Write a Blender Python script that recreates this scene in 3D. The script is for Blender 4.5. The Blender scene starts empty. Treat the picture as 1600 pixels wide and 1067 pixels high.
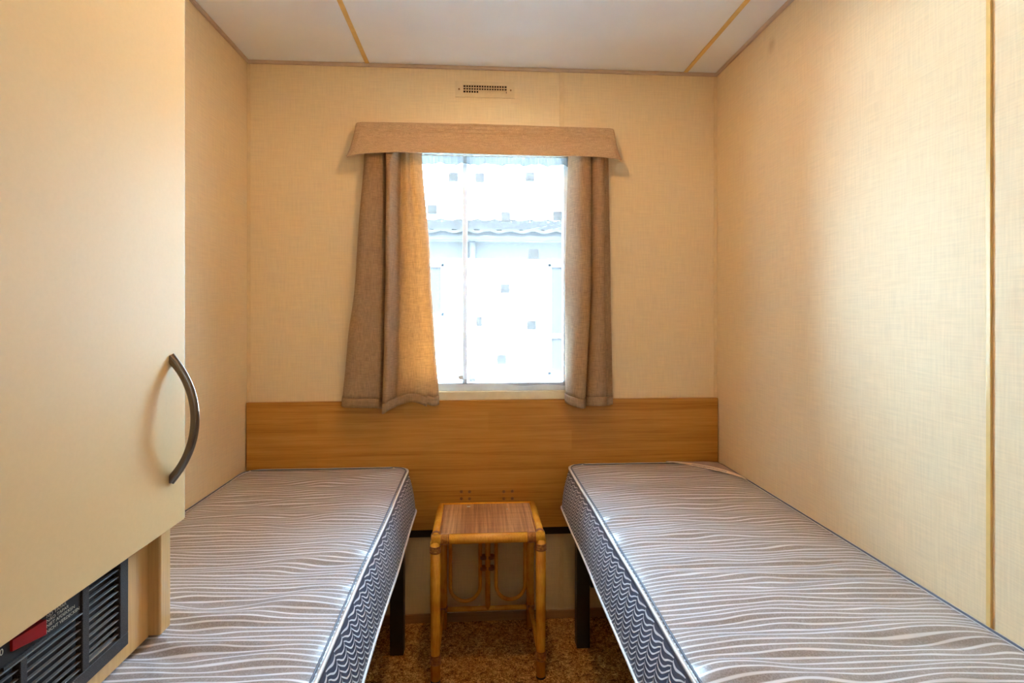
import bpy, math, random
from mathutils import Vector, noise
random.seed(7)
PI = math.pi
S = bpy.context.scene
COL = S.collection

# ------------------------------------------------------------------ camera, world, lamps, exposure
cam_d = bpy.data.cameras.new('camera'); cam = bpy.data.objects.new('camera', cam_d); COL.objects.link(cam)
cam.location = (0.835, -2.031, 1.141)
cam.rotation_euler = (PI/2, 0, -0.063)
cam_d.sensor_width = 36.0; cam_d.lens = 850/1600*36
cam_d.shift_y = -43.5/1600; cam_d.clip_start = 0.02
S.camera = cam

world = bpy.data.worlds.new('world'); S.world = world; world.use_nodes = True
bg = world.node_tree.nodes['Background']
bg.inputs['Color'].default_value = (0.47, 0.74, 1.0, 1); bg.inputs['Strength'].default_value = 41.0

def light(name, kind, loc, energy, color, **kw):
    d = bpy.data.lights.new(name, kind); d.energy = energy; d.color = color
    for k, v in kw.items(): setattr(d, k, v)
    o = bpy.data.objects.new(name, d); COL.objects.link(o); o.location = loc
    return o
# warm lamp of the ceiling fitting (out of frame above)
lamp = light('ceiling_lamp_bulb', 'POINT', (0.89, -0.80, 1.962), 10.4, (1.0, 0.50, 0.15), shadow_soft_size=0.022)
# sun from behind this caravan, falling on the neighbour's wall and the ground between
sun = light('sun', 'SUN', (0, -6, 8), 110.0, (0.64, 0.84, 1.0), angle=0.01)
sun.rotation_euler = (math.radians(42), 0, math.radians(8))
# daylight portal in the window opening: guides sampling of the sky only
portal = light('window_portal', 'AREA', (0.87, 0.075, 1.32), 1.0, (1, 1, 1), shape='RECTANGLE', size=0.62, size_y=0.95)
portal.rotation_euler = (-PI/2, 0, 0); portal.data.cycles.is_portal = True

S.view_settings.view_transform = 'Standard'; S.view_settings.look = 'None'
S.view_settings.gamma = 1.0; S.view_settings.use_curve_mapping = False
S.view_settings.exposure = 0.0
S.cycles.use_denoising = True
S.cycles.max_bounces = 12; S.cycles.diffuse_bounces = 8; S.cycles.transparent_max_bounces = 24
S.cycles.sample_clamp_indirect = 60.0

# ------------------------------------------------------------------ object helpers
def tag(o, label=None, cat=None, group=None, kind=None):
    if label: o['label'] = label
    if cat: o['category'] = cat
    if group: o['group'] = group
    if kind: o['kind'] = kind
    return o
def thing(name, loc, label, cat, group=None):
    o = bpy.data.objects.new(name, None); COL.objects.link(o); o.location = loc
    o.empty_display_size = 0.05
    return tag(o, label, cat, group)
def world_loc(o):
    v = Vector((0, 0, 0))
    while o is not None: v += o.location; o = o.parent
    return v

class MB:
    def __init__(s): s.v = []; s.f = []
    def box(s, x0, x1, y0, y1, z0, z1):
        n = len(s.v)
        s.v += [(x, y, z) for z in (z0, z1) for y in (y0, y1) for x in (x0, x1)]
        s.f += [tuple(n+i for i in q) for q in ((0,2,3,1),(4,5,7,6),(0,1,5,4),(2,6,7,3),(0,4,6,2),(1,3,7,5))]
        return s
    def prism(s, poly, fn0, fn1):
        n = len(s.v); k = len(poly)
        s.v += [fn0(p) for p in poly] + [fn1(p) for p in poly]
        s.f.append(tuple(range(n+k-1, n-1, -1))); s.f.append(tuple(range(n+k, n+2*k)))
        for i in range(k):
            j = (i+1) % k
            s.f.append((n+i, n+j, n+k+j, n+k+i))
        return s
    def tube(s, pts, r, n=12, closed=False, radii=None, squash=None):
        pts = [Vector(p) for p in pts]; N = len(pts); base = len(s.v)
        ref = None
        for i, p in enumerate(pts):
            a = pts[(i-1) % N] if (closed or i > 0) else p
            b = pts[(i+1) % N] if (closed or i < N-1) else p
            t = (b-a).normalized()
            if ref is None:
                ref = Vector((0, 0, 1)) if abs(t.z) < 0.9 else Vector((1, 0, 0))
            u = (ref - t*ref.dot(t)).normalized(); ref = u; w = t.cross(u)
            rr = radii[i] if radii else r
            for k in range(n):
                an = 2*PI*k/n
                ru, rw = (rr, rr) if not squash else (rr*squash[0], rr*squash[1])
                s.v.append(tuple(p + u*ru*math.cos(an) + w*rw*math.sin(an)))
        M = N if closed else N-1
        for i in range(M):
            for k in range(n):
                a = base+i*n+k; b = base+i*n+(k+1) % n
                c = base+((i+1) % N)*n+(k+1) % n; d = base+((i+1) % N)*n+k
                s.f.append((a, b, c, d))
        if not closed:
            s.f.append(tuple(base+k for k in range(n-1, -1, -1)))
            s.f.append(tuple(base+(N-1)*n+k for k in range(n)))
        return s
    def ring(s, c, axis, R, r, n=20, m=6):
        c = Vector(c); ax = Vector(axis).normalized()
        ref = Vector((0, 0, 1)) if abs(ax.z) < 0.9 else Vector((1, 0, 0))
        u = (ref-ax*ref.dot(ax)).normalized(); w = ax.cross(u)
        pts = [c + (u*math.cos(2*PI*i/n) + w*math.sin(2*PI*i/n))*R for i in range(n)]
        base = len(s.v)
        for i, p in enumerate(pts):
            rad = (p-c).normalized()
            for k in range(m):
                an = 2*PI*k/m
                s.v.append(tuple(p + rad*r*math.cos(an) + ax*r*math.sin(an)))
        for i in range(n):
            for k in range(m):
                s.f.append((base+i*m+k, base+i*m+(k+1) % m, base+((i+1) % n)*m+(k+1) % m, base+((i+1) % n)*m+k))
        return s
    def grid(s, fn, nu, nv, flip=False):
        base = len(s.v)
        for j in range(nv+1):
            for i in range(nu+1):
                s.v.append(tuple(fn(i/nu, j/nv)))
        for j in range(nv):
            for i in range(nu):
                a = base+j*(nu+1)+i; q = (a, a+1, a+nu+2, a+nu+1)
                s.f.append(q[::-1] if flip else q)
        return s
    def build(s, name, m, parent=None, loc=None, bevel=0, smooth=False, solid=0, kind=None, label=None, seg=2, subd=0):
        L = world_loc(parent) if parent is not None else Vector(loc or (0, 0, 0))
        me = bpy.data.meshes.new(name)
        me.from_pydata([tuple(Vector(v)-L) for v in s.v], [], s.f); me.update()
        if smooth:
            for p in me.polygons: p.use_smooth = True
        me.materials.append(m)
        o = bpy.data.objects.new(name, me); COL.objects.link(o)
        if parent is not None: o.parent = parent
        else: o.location = L
        if solid:
            md = o.modifiers.new('solid', 'SOLIDIFY'); md.thickness = solid; md.offset = 0
        if bevel:
            md = o.modifiers.new('bevel', 'BEVEL'); md.width = bevel; md.segments = seg; md.limit_method = 'ANGLE'; md.angle_limit = math.radians(40)
            for p in me.polygons: p.use_smooth = True
            md.harden_normals = True
        if subd:
            md = o.modifiers.new('sub', 'SUBSURF'); md.levels = subd; md.render_levels = subd
        if kind: o['kind'] = kind
        if label: o['label'] = label
        return o

# ------------------------------------------------------------------ material helpers
class NT:
    def __init__(s, name):
        s.m = bpy.data.materials.new(name); s.m.use_nodes = True; s.t = s.m.node_tree
        s.b = s.t.nodes['Principled BSDF']; s.out = s.t.nodes['Material Output']
    def n(s, typ, **kw):
        x = s.t.nodes.new(typ)
        for k, v in kw.items(): setattr(x, k, v)
        return x
    def l(s, a, b): s.t.links.new(a, b)
    def coord(s, scale=(1, 1, 1)):
        c = s.n('ShaderNodeTexCoord'); mp = s.n('ShaderNodeMapping'); mp.inputs['Scale'].default_value = scale
        s.l(c.outputs['Object'], mp.inputs['Vector']); return mp.outputs['Vector']
    def noise(s, scale_vec, scale=1.0, detail=3, rough=0.5):
        t = s.n('ShaderNodeTexNoise'); t.inputs['Scale'].default_value = scale
        t.inputs['Detail'].default_value = detail; t.inputs['Roughness'].default_value = rough
        s.l(s.coord(scale_vec), t.inputs['Vector']); return t.outputs['Fac']
    def math(s, op, a, b=None, c=None):
        x = s.n('ShaderNodeMath', operation=op)
        for i, v in enumerate((a, b, c)):
            if v is None: continue
            if isinstance(v, (int, float)): x.inputs[i].default_value = v
            else: s.l(v, x.inputs[i])
        return x.outputs[0]
    def ramp(s, fac, stops, interp='LINEAR'):
        r = s.n('ShaderNodeValToRGB'); r.color_ramp.interpolation = interp
        e = r.color_ramp.elements
        while len(e) < len(stops): e.new(0.5)
        for i, (p, c) in enumerate(stops):
            e[i].position = p; e[i].color = (*c, 1) if len(c) == 3 else c
        s.l(fac, r.inputs['Fac']); return r.outputs['Color']
    def mix(s, fac, a, b, mode='MIX'):
        x = s.n('ShaderNodeMix', data_type='RGBA', blend_type=mode)
        for sock, v in ((x.inputs[0], fac), (x.inputs[6], a), (x.inputs[7], b)):
            if isinstance(v, (int, float)): sock.default_value = v
            elif isinstance(v, tuple): sock.default_value = (*v, 1)
            else: s.l(v, sock)
        return x.outputs[2]
    def bump(s, h, strength=0.3, dist=0.001):
        b = s.n('ShaderNodeBump'); b.inputs['Strength'].default_value = strength; b.inputs['Distance'].default_value = dist
        s.l(h, b.inputs['Height']); s.l(b.outputs['Normal'], s.b.inputs['Normal'])
    def set(s, color=None, rough=None, metal=None, spec=None, **kw):
        if color is not None:
            if isinstance(color, tuple): s.b.inputs['Base Color'].default_value = (*color, 1)
            else: s.l(color, s.b.inputs['Base Color'])
        if rough is not None:
            if isinstance(rough, (int, float)): s.b.inputs['Roughness'].default_value = rough
            else: s.l(rough, s.b.inputs['Roughness'])
        if metal is not None: s.b.inputs['Metallic'].default_value = metal
        if spec is not None: s.b.inputs['Specular IOR Level'].default_value = spec
        for k, v in kw.items(): s.b.inputs[k].default_value = v
        return s.m

def plain(name, color, rough=0.5, metal=0, spec=0.5, var=0.06, scale=30, bump=0.0):
    t = NT(name); f = t.noise((1, 1, 1), scale, 4)
    d = tuple(c*(1-var) for c in color); u = tuple(min(1, c*(1+var)) for c in color)
    if bump: t.bump(f, bump, 0.0006)
    return t.set(t.ramp(f, [(0.3, d), (0.7, u)]), rough, metal, spec)

def wallpaper(name, base=(0.82, 0.67, 0.44), smudge=None):
    t = NT(name)
    a = t.noise((260, 260, 14), 1, 2); b = t.noise((14, 14, 300), 1, 2); c = t.noise((1, 1, 1), 2.2, 3)
    s_ = t.math('ADD', a, b)
    lo = tuple(x*0.93 for x in base); hi = tuple(min(1, x*1.05) for x in base)
    col = t.ramp(t.math('MULTIPLY', s_, 0.5), [(0.36, lo), (0.64, hi)])
    blotch = t.noise((30, 30, 30), 1, 3)
    col = t.mix(t.math('MULTIPLY', blotch, 0.13), col, (0.66, 0.50, 0.28))
    if smudge:
        g = t.n('ShaderNodeTexCoord'); d = t.n('ShaderNodeVectorMath', operation='DISTANCE')
        t.l(g.outputs['Object'], d.inputs[0]); d.inputs[1].default_value = smudge
        k = t.n('ShaderNodeMapRange'); k.inputs[1].default_value = 0.006; k.inputs[2].default_value = 0.028
        k.inputs[3].default_value = 0.45; k.inputs[4].default_value = 0.0
        t.l(t.math('ADD', d.outputs['Value'], t.math('MULTIPLY', t.math('SUBTRACT', blotch, 0.5), 0.02)), k.inputs[0])
        col = t.mix(k.outputs[0], col, (0.50, 0.34, 0.16))
    t.bump(s_, 0.25, 0.0006)
    return t.set(col, 0.62, spec=0.3)

def woodprint(name, cols, along='x', scale=1.0, rough=0.4, blocks=False, spec=0.4):
    t = NT(name)
    sc = {'x': (1.6, 60, 60), 'y': (60, 1.6, 60), 'z': (60, 60, 1.6)}[along]
    f = t.noise(tuple(v*scale for v in sc), 1, 5, 0.6)
    g = t.noise(tuple(v*scale*4 for v in sc), 1, 3, 0.6)
    h = t.math('ADD', t.math('MULTIPLY', f, 0.7), t.math('MULTIPLY', g, 0.3))
    if blocks:   # printed planks of slightly different tone
        br = t.n('ShaderNodeTexBrick'); br.inputs['Scale'].default_value = 1.0
        br.inputs['Mortar Size'].default_value = 0.0; br.inputs['Brick Width'].default_value = 0.62
        br.inputs['Row Height'].default_value = 0.072; br.inputs['Color1'].default_value = (0.43, 0.43, 0.43, 1)
        br.inputs['Color2'].default_value = (0.57, 0.57, 0.57, 1); br.inputs['Mortar'].default_value = (0.5, 0.5, 0.5, 1)
        c = t.n('ShaderNodeTexCoord'); sp = t.n('ShaderNodeSeparateXYZ'); cb = t.n('ShaderNodeCombineXYZ')
        t.l(c.outputs['Object'], sp.inputs[0]); t.l(sp.outputs['X'], cb.inputs['X']); t.l(sp.outputs['Z'], cb.inputs['Y'])
        t.l(cb.outputs[0], br.inputs['Vector'])
        bw = t.n('ShaderNodeRGBToBW'); t.l(br.outputs['Color'], bw.inputs[0])
        h = t.math('ADD', h, t.math('SUBTRACT', bw.outputs[0], 0.5))
    n = len(cols)
    t.bump(g, 0.08, 0.0004)
    return t.set(t.ramp(h, [(0.3+0.4*i/(n-1), c) for i, c in enumerate(cols)]), rough, spec=spec)

M = {}
M['wall'] = wallpaper('cream_linen_wallpaper')
M['wall_r'] = wallpaper('cream_linen_wallpaper_smudged', smudge=(0, -0.388, 1.978))
M['strip'] = plain('yellow_joint_strip', (0.74, 0.50, 0.17), 0.35)
M['strip2'] = plain('cream_joint_strip', (0.76, 0.60, 0.36), 0.4)
M['cove'] = plain('mauve_beige_trim', (0.56, 0.43, 0.33), 0.5)
M['ceil'] = plain('white_ceiling_board', (0.85, 0.88, 0.93), 0.6, var=0.02, scale=6)
M['head'] = woodprint('beech_print_headboard', [(0.38, 0.150, 0.020), (0.51, 0.235, 0.040), (0.60, 0.300, 0.068)], 'x', 1.0, 0.38, True)
M['beech'] = woodprint('beech_laminate', [(0.44, 0.235, 0.07), (0.56, 0.32, 0.11), (0.62, 0.37, 0.14)], 'z', 1.0, 0.4)
M['base'] = woodprint('brown_skirting', [(0.30, 0.16, 0.06), (0.42, 0.24, 0.10)], 'x', 1.0, 0.5)
M['door'] = plain('cream_laminate', (0.64, 0.43, 0.205), 0.55, spec=0.25, var=0.015, scale=160, bump=0.05)
M['dark'] = plain('dark_recess', (0.02, 0.014, 0.012), 0.8)
M['hole'] = plain('brown_screw_cap', (0.22, 0.10, 0.03), 0.5)
M['ivory'] = plain('ivory_plastic', (0.74, 0.60, 0.38), 0.4)
M['sill'] = plain('cream_window_trim', (0.80, 0.74, 0.58), 0.4)
M['pvc'] = plain('white_pvc', (0.80, 0.84, 0.88), 0.35)
M['handle'] = NT('brushed_gunmetal').set((0.19, 0.15, 0.115), 0.3, 0.85)
M['charcoal'] = plain('charcoal_speckle', (0.045, 0.038, 0.036), 0.55, var=0.95, scale=900, bump=0.4, spec=0.25)
M['slat'] = plain('satin_black_slat', (0.15, 0.135, 0.125), 0.35, var=0.1, spec=0.5)
M['red'] = plain('red_switch_plastic', (0.30, 0.002, 0.002), 0.3, spec=0.3)
M['letter'] = plain('beige_print', (0.55, 0.48, 0.38), 0.5)
M['frame'] = plain('dark_bed_metal', (0.03, 0.028, 0.026), 0.45, 0.3)
M['slatwood'] = woodprint('bed_slat_wood', [(0.25, 0.16, 0.08), (0.40, 0.28, 0.15)], 'x')
M['white'] = plain('white_siding', (0.78, 0.80, 0.82), 0.5, var=0.02)
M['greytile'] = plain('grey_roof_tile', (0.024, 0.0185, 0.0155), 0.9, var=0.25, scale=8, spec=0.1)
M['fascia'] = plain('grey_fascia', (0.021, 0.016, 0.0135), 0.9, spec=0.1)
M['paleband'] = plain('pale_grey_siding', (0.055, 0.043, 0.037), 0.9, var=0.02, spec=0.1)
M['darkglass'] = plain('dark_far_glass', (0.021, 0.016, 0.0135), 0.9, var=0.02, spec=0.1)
M['gravel'] = plain('outdoor_gravel', (0.48, 0.49, 0.48), 0.9, var=0.3, scale=40)

def carpet():
    t = NT('brown_fleck_carpet')
    a = t.noise((1, 1, 1), 210, 3, 0.75); b = t.noise((1, 1, 1), 35, 3); c = t.noise((1, 1, 1), 95, 2)
    h = t.math('ADD', t.math('MULTIPLY', a, 0.55), t.math('ADD', t.math('MULTIPLY', b, 0.2), t.math('MULTIPLY', c, 0.25)))
    t.bump(t.math('ADD', a, c), 0.9, 0.004)
    return t.set(t.ramp(h, [(0.40, (0.08, 0.024, 0.004)), (0.5, (0.50, 0.22, 0.05)), (0.59, (0.95, 0.58, 0.22))]), 0.95, spec=0.1)
M['carpet'] = carpet()

def linen(name, base, transl=0.35):
    t = NT(name)
    a = t.noise((700, 700, 30), 1, 2); b = t.noise((40, 40, 900), 1, 2)
    h = t.math('MULTIPLY', t.math('ADD', a, b), 0.5)
    col = t.ramp(h, [(0.34, tuple(x*0.68 for x in base)), (0.66, tuple(min(1, x*1.22) for x in base))])
    t.bump(h, 0.6, 0.0015); t.set(col, 0.85, spec=0.15)
    tr = t.n('ShaderNodeBsdfTranslucent')
    t.l(t.mix(1.0, col, (1.0, 0.78, 0.52), 'MULTIPLY'), tr.inputs['Color'])
    mx = t.n('ShaderNodeMixShader'); mx.inputs[0].default_value = transl
    t.l(t.b.outputs[0], mx.inputs[1]); t.l(tr.outputs[0], mx.inputs[2]); t.l(mx.outputs[0], t.out.inputs['Surface'])
    return t.m
M['linen'] = linen('taupe_linen', (0.58, 0.42, 0.27), 0.42)
M['linen_h'] = linen('taupe_linen_hem', (0.46, 0.315, 0.19), 0.20)
M['linen_p'] = linen('taupe_linen_lined', (0.56, 0.40, 0.255), 0.06)

def net(name, open_, col=(0.93, 0.95, 1.0)):
    t = NT(name)
    wv = t.noise((500, 500, 500), 1, 1)
    tp = t.n('ShaderNodeBsdfTransparent'); d = t.n('ShaderNodeBsdfDiffuse'); tl = t.n('ShaderNodeBsdfTranslucent')
    d.inputs['Color'].default_value = (*col, 1); tl.inputs['Color'].default_value = (*col, 1)
    m1 = t.n('ShaderNodeMixShader'); m1.inputs[0].default_value = 0.5
    t.l(d.outputs[0], m1.inputs[1]); t.l(tl.outputs[0], m1.inputs[2])
    m2 = t.n('ShaderNodeMixShader')
    t.l(t.math('MULTIPLY', t.math('ADD', t.math('MULTIPLY', wv, 0.2), 0.9), open_), m2.inputs[0])
    t.l(m1.outputs[0], m2.inputs[1]); t.l(tp.outputs[0], m2.inputs[2]); t.l(m2.outputs[0], t.out.inputs['Surface'])
    return t.m
M['net'] = net('white_net', 0.955)
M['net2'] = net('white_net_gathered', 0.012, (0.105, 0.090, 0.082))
M['netsq'] = net('woven_thread', 0.004, (0.20, 0.165, 0.145))
M['netbk'] = net('woven_ground', 0.004, (0.20, 0.165, 0.145))

def glass():
    t = NT('window_glass')
    tp = t.n('ShaderNodeBsdfTransparent'); g = t.n('ShaderNodeBsdfGlossy'); g.inputs['Roughness'].default_value = 0.02
    tp.inputs['Color'].default_value = (0.97, 0.99, 0.99, 1)
    fr = t.n('ShaderNodeFresnel'); fr.inputs['IOR'].default_value = 1.3
    mx = t.n('ShaderNodeMixShader'); t.l(fr.outputs[0], mx.inputs[0]); t.l(tp.outputs[0], mx.inputs[1]); t.l(g.outputs[0], mx.inputs[2])
    t.l(mx.outputs[0], t.out.inputs['Surface']); return t.m
M['glass'] = glass()

def ticking_top():
    t = NT('striped_satin_ticking')
    c = t.n('ShaderNodeTexCoord'); sp = t.n('ShaderNodeSeparateXYZ'); t.l(c.outputs['Object'], sp.inputs[0])
    w1 = t.noise((2.6, 9, 0), 1, 2); w2 = t.noise((7, 22, 0), 1, 1)
    y = t.math('ADD', sp.outputs['Y'], t.math('MULTIPLY', t.math('SUBTRACT', w1, 0.5), 0.042))
    y = t.math('ADD', y, t.math('MULTIPLY', t.math('SUBTRACT', w2, 0.5), 0.013))
    fr = t.math('FRACT', t.math('DIVIDE', t.math('ADD', y, 10), 0.0150))
    tri = t.math('ABSOLUTE', t.math('SUBTRACT', fr, 0.5))
    # fine dotted weave between the white stripes
    dot = t.n('ShaderNodeTexVoronoi'); dot.inputs['Scale'].default_value = 1.0; t.l(t.coord((420, 420, 0)), dot.inputs['Vector'])
    taupe = t.mix(dot.outputs['Distance'], (0.25, 0.21, 0.20), (0.40, 0.355, 0.36))
    k = t.n('ShaderNodeMapRange'); k.inputs[1].default_value = 0.32; k.inputs[2].default_value = 0.41; t.l(tri, k.inputs[0])
    col = t.mix(k.outputs[0], taupe, (0.74, 0.73, 0.79))
    t.bump(t.math('ADD', t.math('MULTIPLY', k.outputs[0], 0.5), t.noise((500, 500, 500), 1, 1)), 0.25, 0.0006)
    t.set(col, 0.27, spec=0.8); t.b.inputs['Sheen Weight'].default_value = 0.15
    return t.m
M['tick'] = ticking_top()

def ticking_side(sign):
    t = NT('quilted_blue_grey_border')
    c = t.n('ShaderNodeTexCoord'); sp = t.n('ShaderNodeSeparateXYZ'); t.l(c.outputs['Object'], sp.inputs[0])
    wob = t.noise((20, 20, 20), 1, 2)
    yy = t.math('ADD', t.math('MULTIPLY', sp.outputs['Y'], -1), t.math('MULTIPLY', t.math('SUBTRACT', wob, 0.5), 0.006))
    s = t.math('FRACT', t.math('DIVIDE', t.math('ADD', yy, 10), 0.052))
    sag = t.math('MULTIPLY', t.math('SINE', t.math('MULTIPLY', t.math('POWER', s, 0.72), PI)), -0.013)
    rise = t.math('ADD', sag, t.math('MULTIPLY', s, 0.0155))
    mr = t.n('ShaderNodeMapRange'); mr.inputs[1].default_value = 0.142; mr.inputs[2].default_value = 0.115; t.l(sp.outputs['Z'], mr.inputs[0])
    v = t.math('SUBTRACT', sp.outputs['Z'], t.math('MULTIPLY', rise, mr.outputs[0]))
    fr = t.math('FRACT', t.math('DIVIDE', t.math('ADD', v, 10), 0.0108))
    k = t.n('ShaderNodeMapRange'); k.inputs[1].default_value = 0.31; k.inputs[2].default_value = 0.38
    t.l(t.math('ABSOLUTE', t.math('SUBTRACT', fr, 0.5)), k.inputs[0])
    col = t.mix(k.outputs[0], (0.075, 0.085, 0.125), (0.70, 0.70, 0.74))
    t.bump(k.outputs[0], 0.3, 0.0008)
    return t.set(col, 0.45, spec=0.5)
M['tickside'] = ticking_side(1)
M['pipe'] = plain('cream_piping', (0.74, 0.69, 0.66), 0.4)
M['pipedark'] = plain('navy_tape', (0.10, 0.11, 0.15), 0.5)
M['lab'] = plain('cream_satin_label', (0.82, 0.68, 0.56), 0.4)
M['labprint'] = plain('grey_label_print', (0.30, 0.26, 0.30), 0.5)
M['toplain'] = plain('plain_taupe_corner', (0.36, 0.26, 0.23), 0.5)

def cane():
    t = NT('varnished_cane')
    f = t.noise((18, 18, 18), 1, 3); g = t.noise((300, 300, 30), 1, 2)
    h = t.math('ADD', t.math('MULTIPLY', f, 0.6), t.math('MULTIPLY', g, 0.4))
    return t.set(t.ramp(h, [(0.35, (0.72, 0.28, 0.025)), (0.65, (0.95, 0.50, 0.06))]), 0.22, spec=0.6)
M['cane'] = cane()
M['bind'] = plain('dark_cane_binding', (0.33, 0.11, 0.02), 0.35, var=0.3)
def woven():
    t = NT('woven_cane_top')
    a = t.noise((150, 3, 3), 1, 3, 0.7); b = t.noise((4, 170, 4), 1, 2); big = t.noise((22, 0.6, 1), 1, 2)
    c = t.n('ShaderNodeTexChecker'); c.inputs['Scale'].default_value = 1; t.l(t.coord((420, 330, 1)), c.inputs['Vector'])
    h = t.math('ADD', t.math('MULTIPLY', a, 0.42), t.math('ADD', t.math('MULTIPLY', b, 0.16), t.math('MULTIPLY', big, 0.34)))
    h = t.math('ADD', h, t.math('MULTIPLY', c.outputs['Fac'], 0.09))
    t.bump(t.math('ADD', a, t.math('MULTIPLY', c.outputs['Fac'], 0.4)), 0.5, 0.0012)
    return t.set(t.ramp(h, [(0.36, (0.16, 0.045, 0.015)), (0.52, (0.52, 0.24, 0.10)), (0.66, (0.85, 0.52, 0.26))]), 0.3, spec=0.6)
M['woven'] = woven()
bulb = NT('lamp_glow'); bulb.set((1, 0.85, 0.6), 0.4); bulb.b.inputs['Emission Color'].default_value = (1, 0.78, 0.5, 1); bulb.b.inputs['Emission Strength'].default_value = 2.0
M['bulb'] = bulb.m

# ------------------------------------------------------------------ the room
W, H, YB = 1.75, 2.06, -2.60
WX0, WX1, WZ0, WZ1 = 0.562, 1.178, 0.852, 1.80      # window opening
fl = MB().box(0, W, YB, 0, -0.04, 0).build('floor', M['carpet']); tag(fl, 'brown flecked fitted carpet between the beds', kind='structure')
ce = MB().box(-0.02, W+0.02, YB, 0.05, H, H+0.03).build('ceiling', M['ceil']); tag(ce, 'white ceiling boards with yellow joint strips', kind='structure')
for xs in (0.431, 1.624):
    MB().box(xs-0.0075, xs+0.0075, YB, -0.004, H-0.003, H+0.001).build('joint_strip', M['strip'], ce, bevel=0.001, label='yellow joint strip')
wb = MB()      # one closed ring round the window opening
O_ = [(0, -0.04), (W, -0.04), (W, H), (0, H)]; I_ = [(WX0, WZ0), (WX1, WZ0), (WX1, WZ1), (WX0, WZ1)]
wb.v = [(x, y, z) for y in (0.0, 0.05) for (x, z) in O_ + I_]
for k in range(4):
    n = (k+1) % 4
    wb.f += [(k, n, 4+n, 4+k), (8+n, 8+k, 12+k, 12+n), (n, k, 8+k, 8+n), (4+k, 4+n, 12+n, 12+k)]
wb = wb.build('wall_back', M['wall']); tag(wb, 'cream papered wall with the window', kind='structure')
for z0, z1 in ((WZ1+0.02, H-0.012), (0.031, 0.33)):
    for dx in (0.0,):
        MB().box(1.143, 1.158, -0.003, 0.001, z0, z1).build('joint_strip', M['strip2'], wb, bevel=0.001)
wl = MB().box(-0.04, 0, YB, 0.05, -0.04, H).build('wall_left', M['wall']); tag(wl, 'cream papered wall beside the left bed', kind='structure')
wr = MB().box(W, W+0.04, YB, 0.05, -0.04, H).build('wall_right', M['wall_r'], loc=(W, 0, 0)); tag(wr, 'cream papered wall beside the right bed', kind='structure')
MB().box(W-0.004, W+0.001, -1.1185, -1.1085, 0.03, H-0.012).build('joint_strip', M['strip'], wr, bevel=0.0015, label='golden joint strip')
wf = MB().box(-0.04, 0.55, YB-0.04, YB, -0.04, H); wf.box(1.25, W+0.04, YB-0.04, YB, -0.04, H); wf.box(0.55, 1.25, YB-0.04, YB, 1.95, H)
wf = wf.build('wall_front', M['wall']); tag(wf, kind='structure')
dr = MB().box(0.55, 1.25, YB-0.035, YB-0.005, 0, 1.95).build('door_1', M['door'], bevel=0.002); tag(dr, kind='structure')
MB().tube([(1.19, YB+0.0, 1.0), (1.19, YB+0.04, 1.0), (1.09, YB+0.04, 1.0)], 0.008).build('door_handle', M['handle'], dr, smooth=True)
# ceiling coves, corner beads, skirting
c1 = MB().box(0.001, W-0.001, -0.010, 0, H-0.013, H).build('trim_1', M['cove'], bevel=0.003); tag(c1, kind='structure')
c2 = MB().box(0, 0.010, YB, -0.001, H-0.013, H).build('trim_2', M['cove'], bevel=0.003); tag(c2, kind='structure')
c3 = MB().box(W-0.010, W, YB, -0.001, H-0.013, H).build('trim_3', M['cove'], bevel=0.003); tag(c3, kind='structure')
c4 = MB().box(0, 0.012, -0.003, 0, 0.821, H-0.013).build('trim_4', M['strip2'], bevel=0.001); tag(c4, kind='structure')
c5 = MB().box(W-0.014, W, -0.003, 0, 0.821, H-0.013).build('trim_5', M['strip2'], bevel=0.001); tag(c5, kind='structure')
b1 = MB().box(0, W, -0.010, 0, 0, 0.031).build('baseboard_back', M['base'], bevel=0.002); tag(b1, kind='structure')
b2 = MB().box(0, 0.010, YB, -0.011, 0, 0.031).build('baseboard_left', M['base'], bevel=0.002); tag(b2, kind='structure')
b3 = MB().box(W-0.010, W, YB, -0.011, 0, 0.031).build('baseboard_right', M['base'], bevel=0.002); tag(b3, kind='structure')

# window: inner cream trim, white frame, mullion, panes, catch
wn = bpy.data.objects.new('window_1', None); COL.objects.link(wn); wn.location = ((WX0+WX1)/2, 0.02, WZ0)
tag(wn, 'small white framed window behind the net curtain', kind='structure')
MB().box(WX0-0.03, WX1+0.022, -0.008, 0.0, 0.821, WZ0).build('window_sill', M['sill'], wn, bevel=0.002, label='cream sill strip')
for a, b in ((WX0-0.03, WX0), (WX1, WX1+0.022)):
    MB().box(a, b, -0.008, 0.0, WZ0, WZ1+0.02).build('window_trim', M['sill'], wn, bevel=0.002)
MB().box(WX0-0.03, WX1+0.022, -0.008, 0.0, WZ1, WZ1+0.02).build('window_trim', M['sill'], wn, bevel=0.002)
fm = MB().box(WX0, WX0+0.02, 0.006, 0.045, WZ0, WZ1); fm.box(WX1-0.02, WX1, 0.006, 0.045, WZ0, WZ1)
fm.box(WX0, WX1, 0.006, 0.045, WZ0, WZ0+0.030); fm.box(WX0, WX1, 0.006, 0.045, WZ1-0.03, WZ1)
fm.build('window_frame', M['pvc'], wn, bevel=0.002)
MB().box(0.779, 0.795, 0.004, 0.045, WZ0+0.030, WZ1-0.03).build('mullion', M['pvc'], wn, bevel=0.002)
cat = MB().tube([(0.775, 0.003, 0.905), (0.775, -0.006, 0.905)], 0.009); cat.box(0.763, 0.783, -0.011, -0.006, 0.898, 0.912)
cat.build('window_catch', M['pvc'], wn, bevel=0.001)
for a, b in ((WX0+0.02, 0.779), (0.795, WX1-0.02)):
    MB().box(a, b, 0.024, 0.028, WZ0+0.030, WZ1-0.03).build('window_pane', M['glass'], wn)

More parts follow.
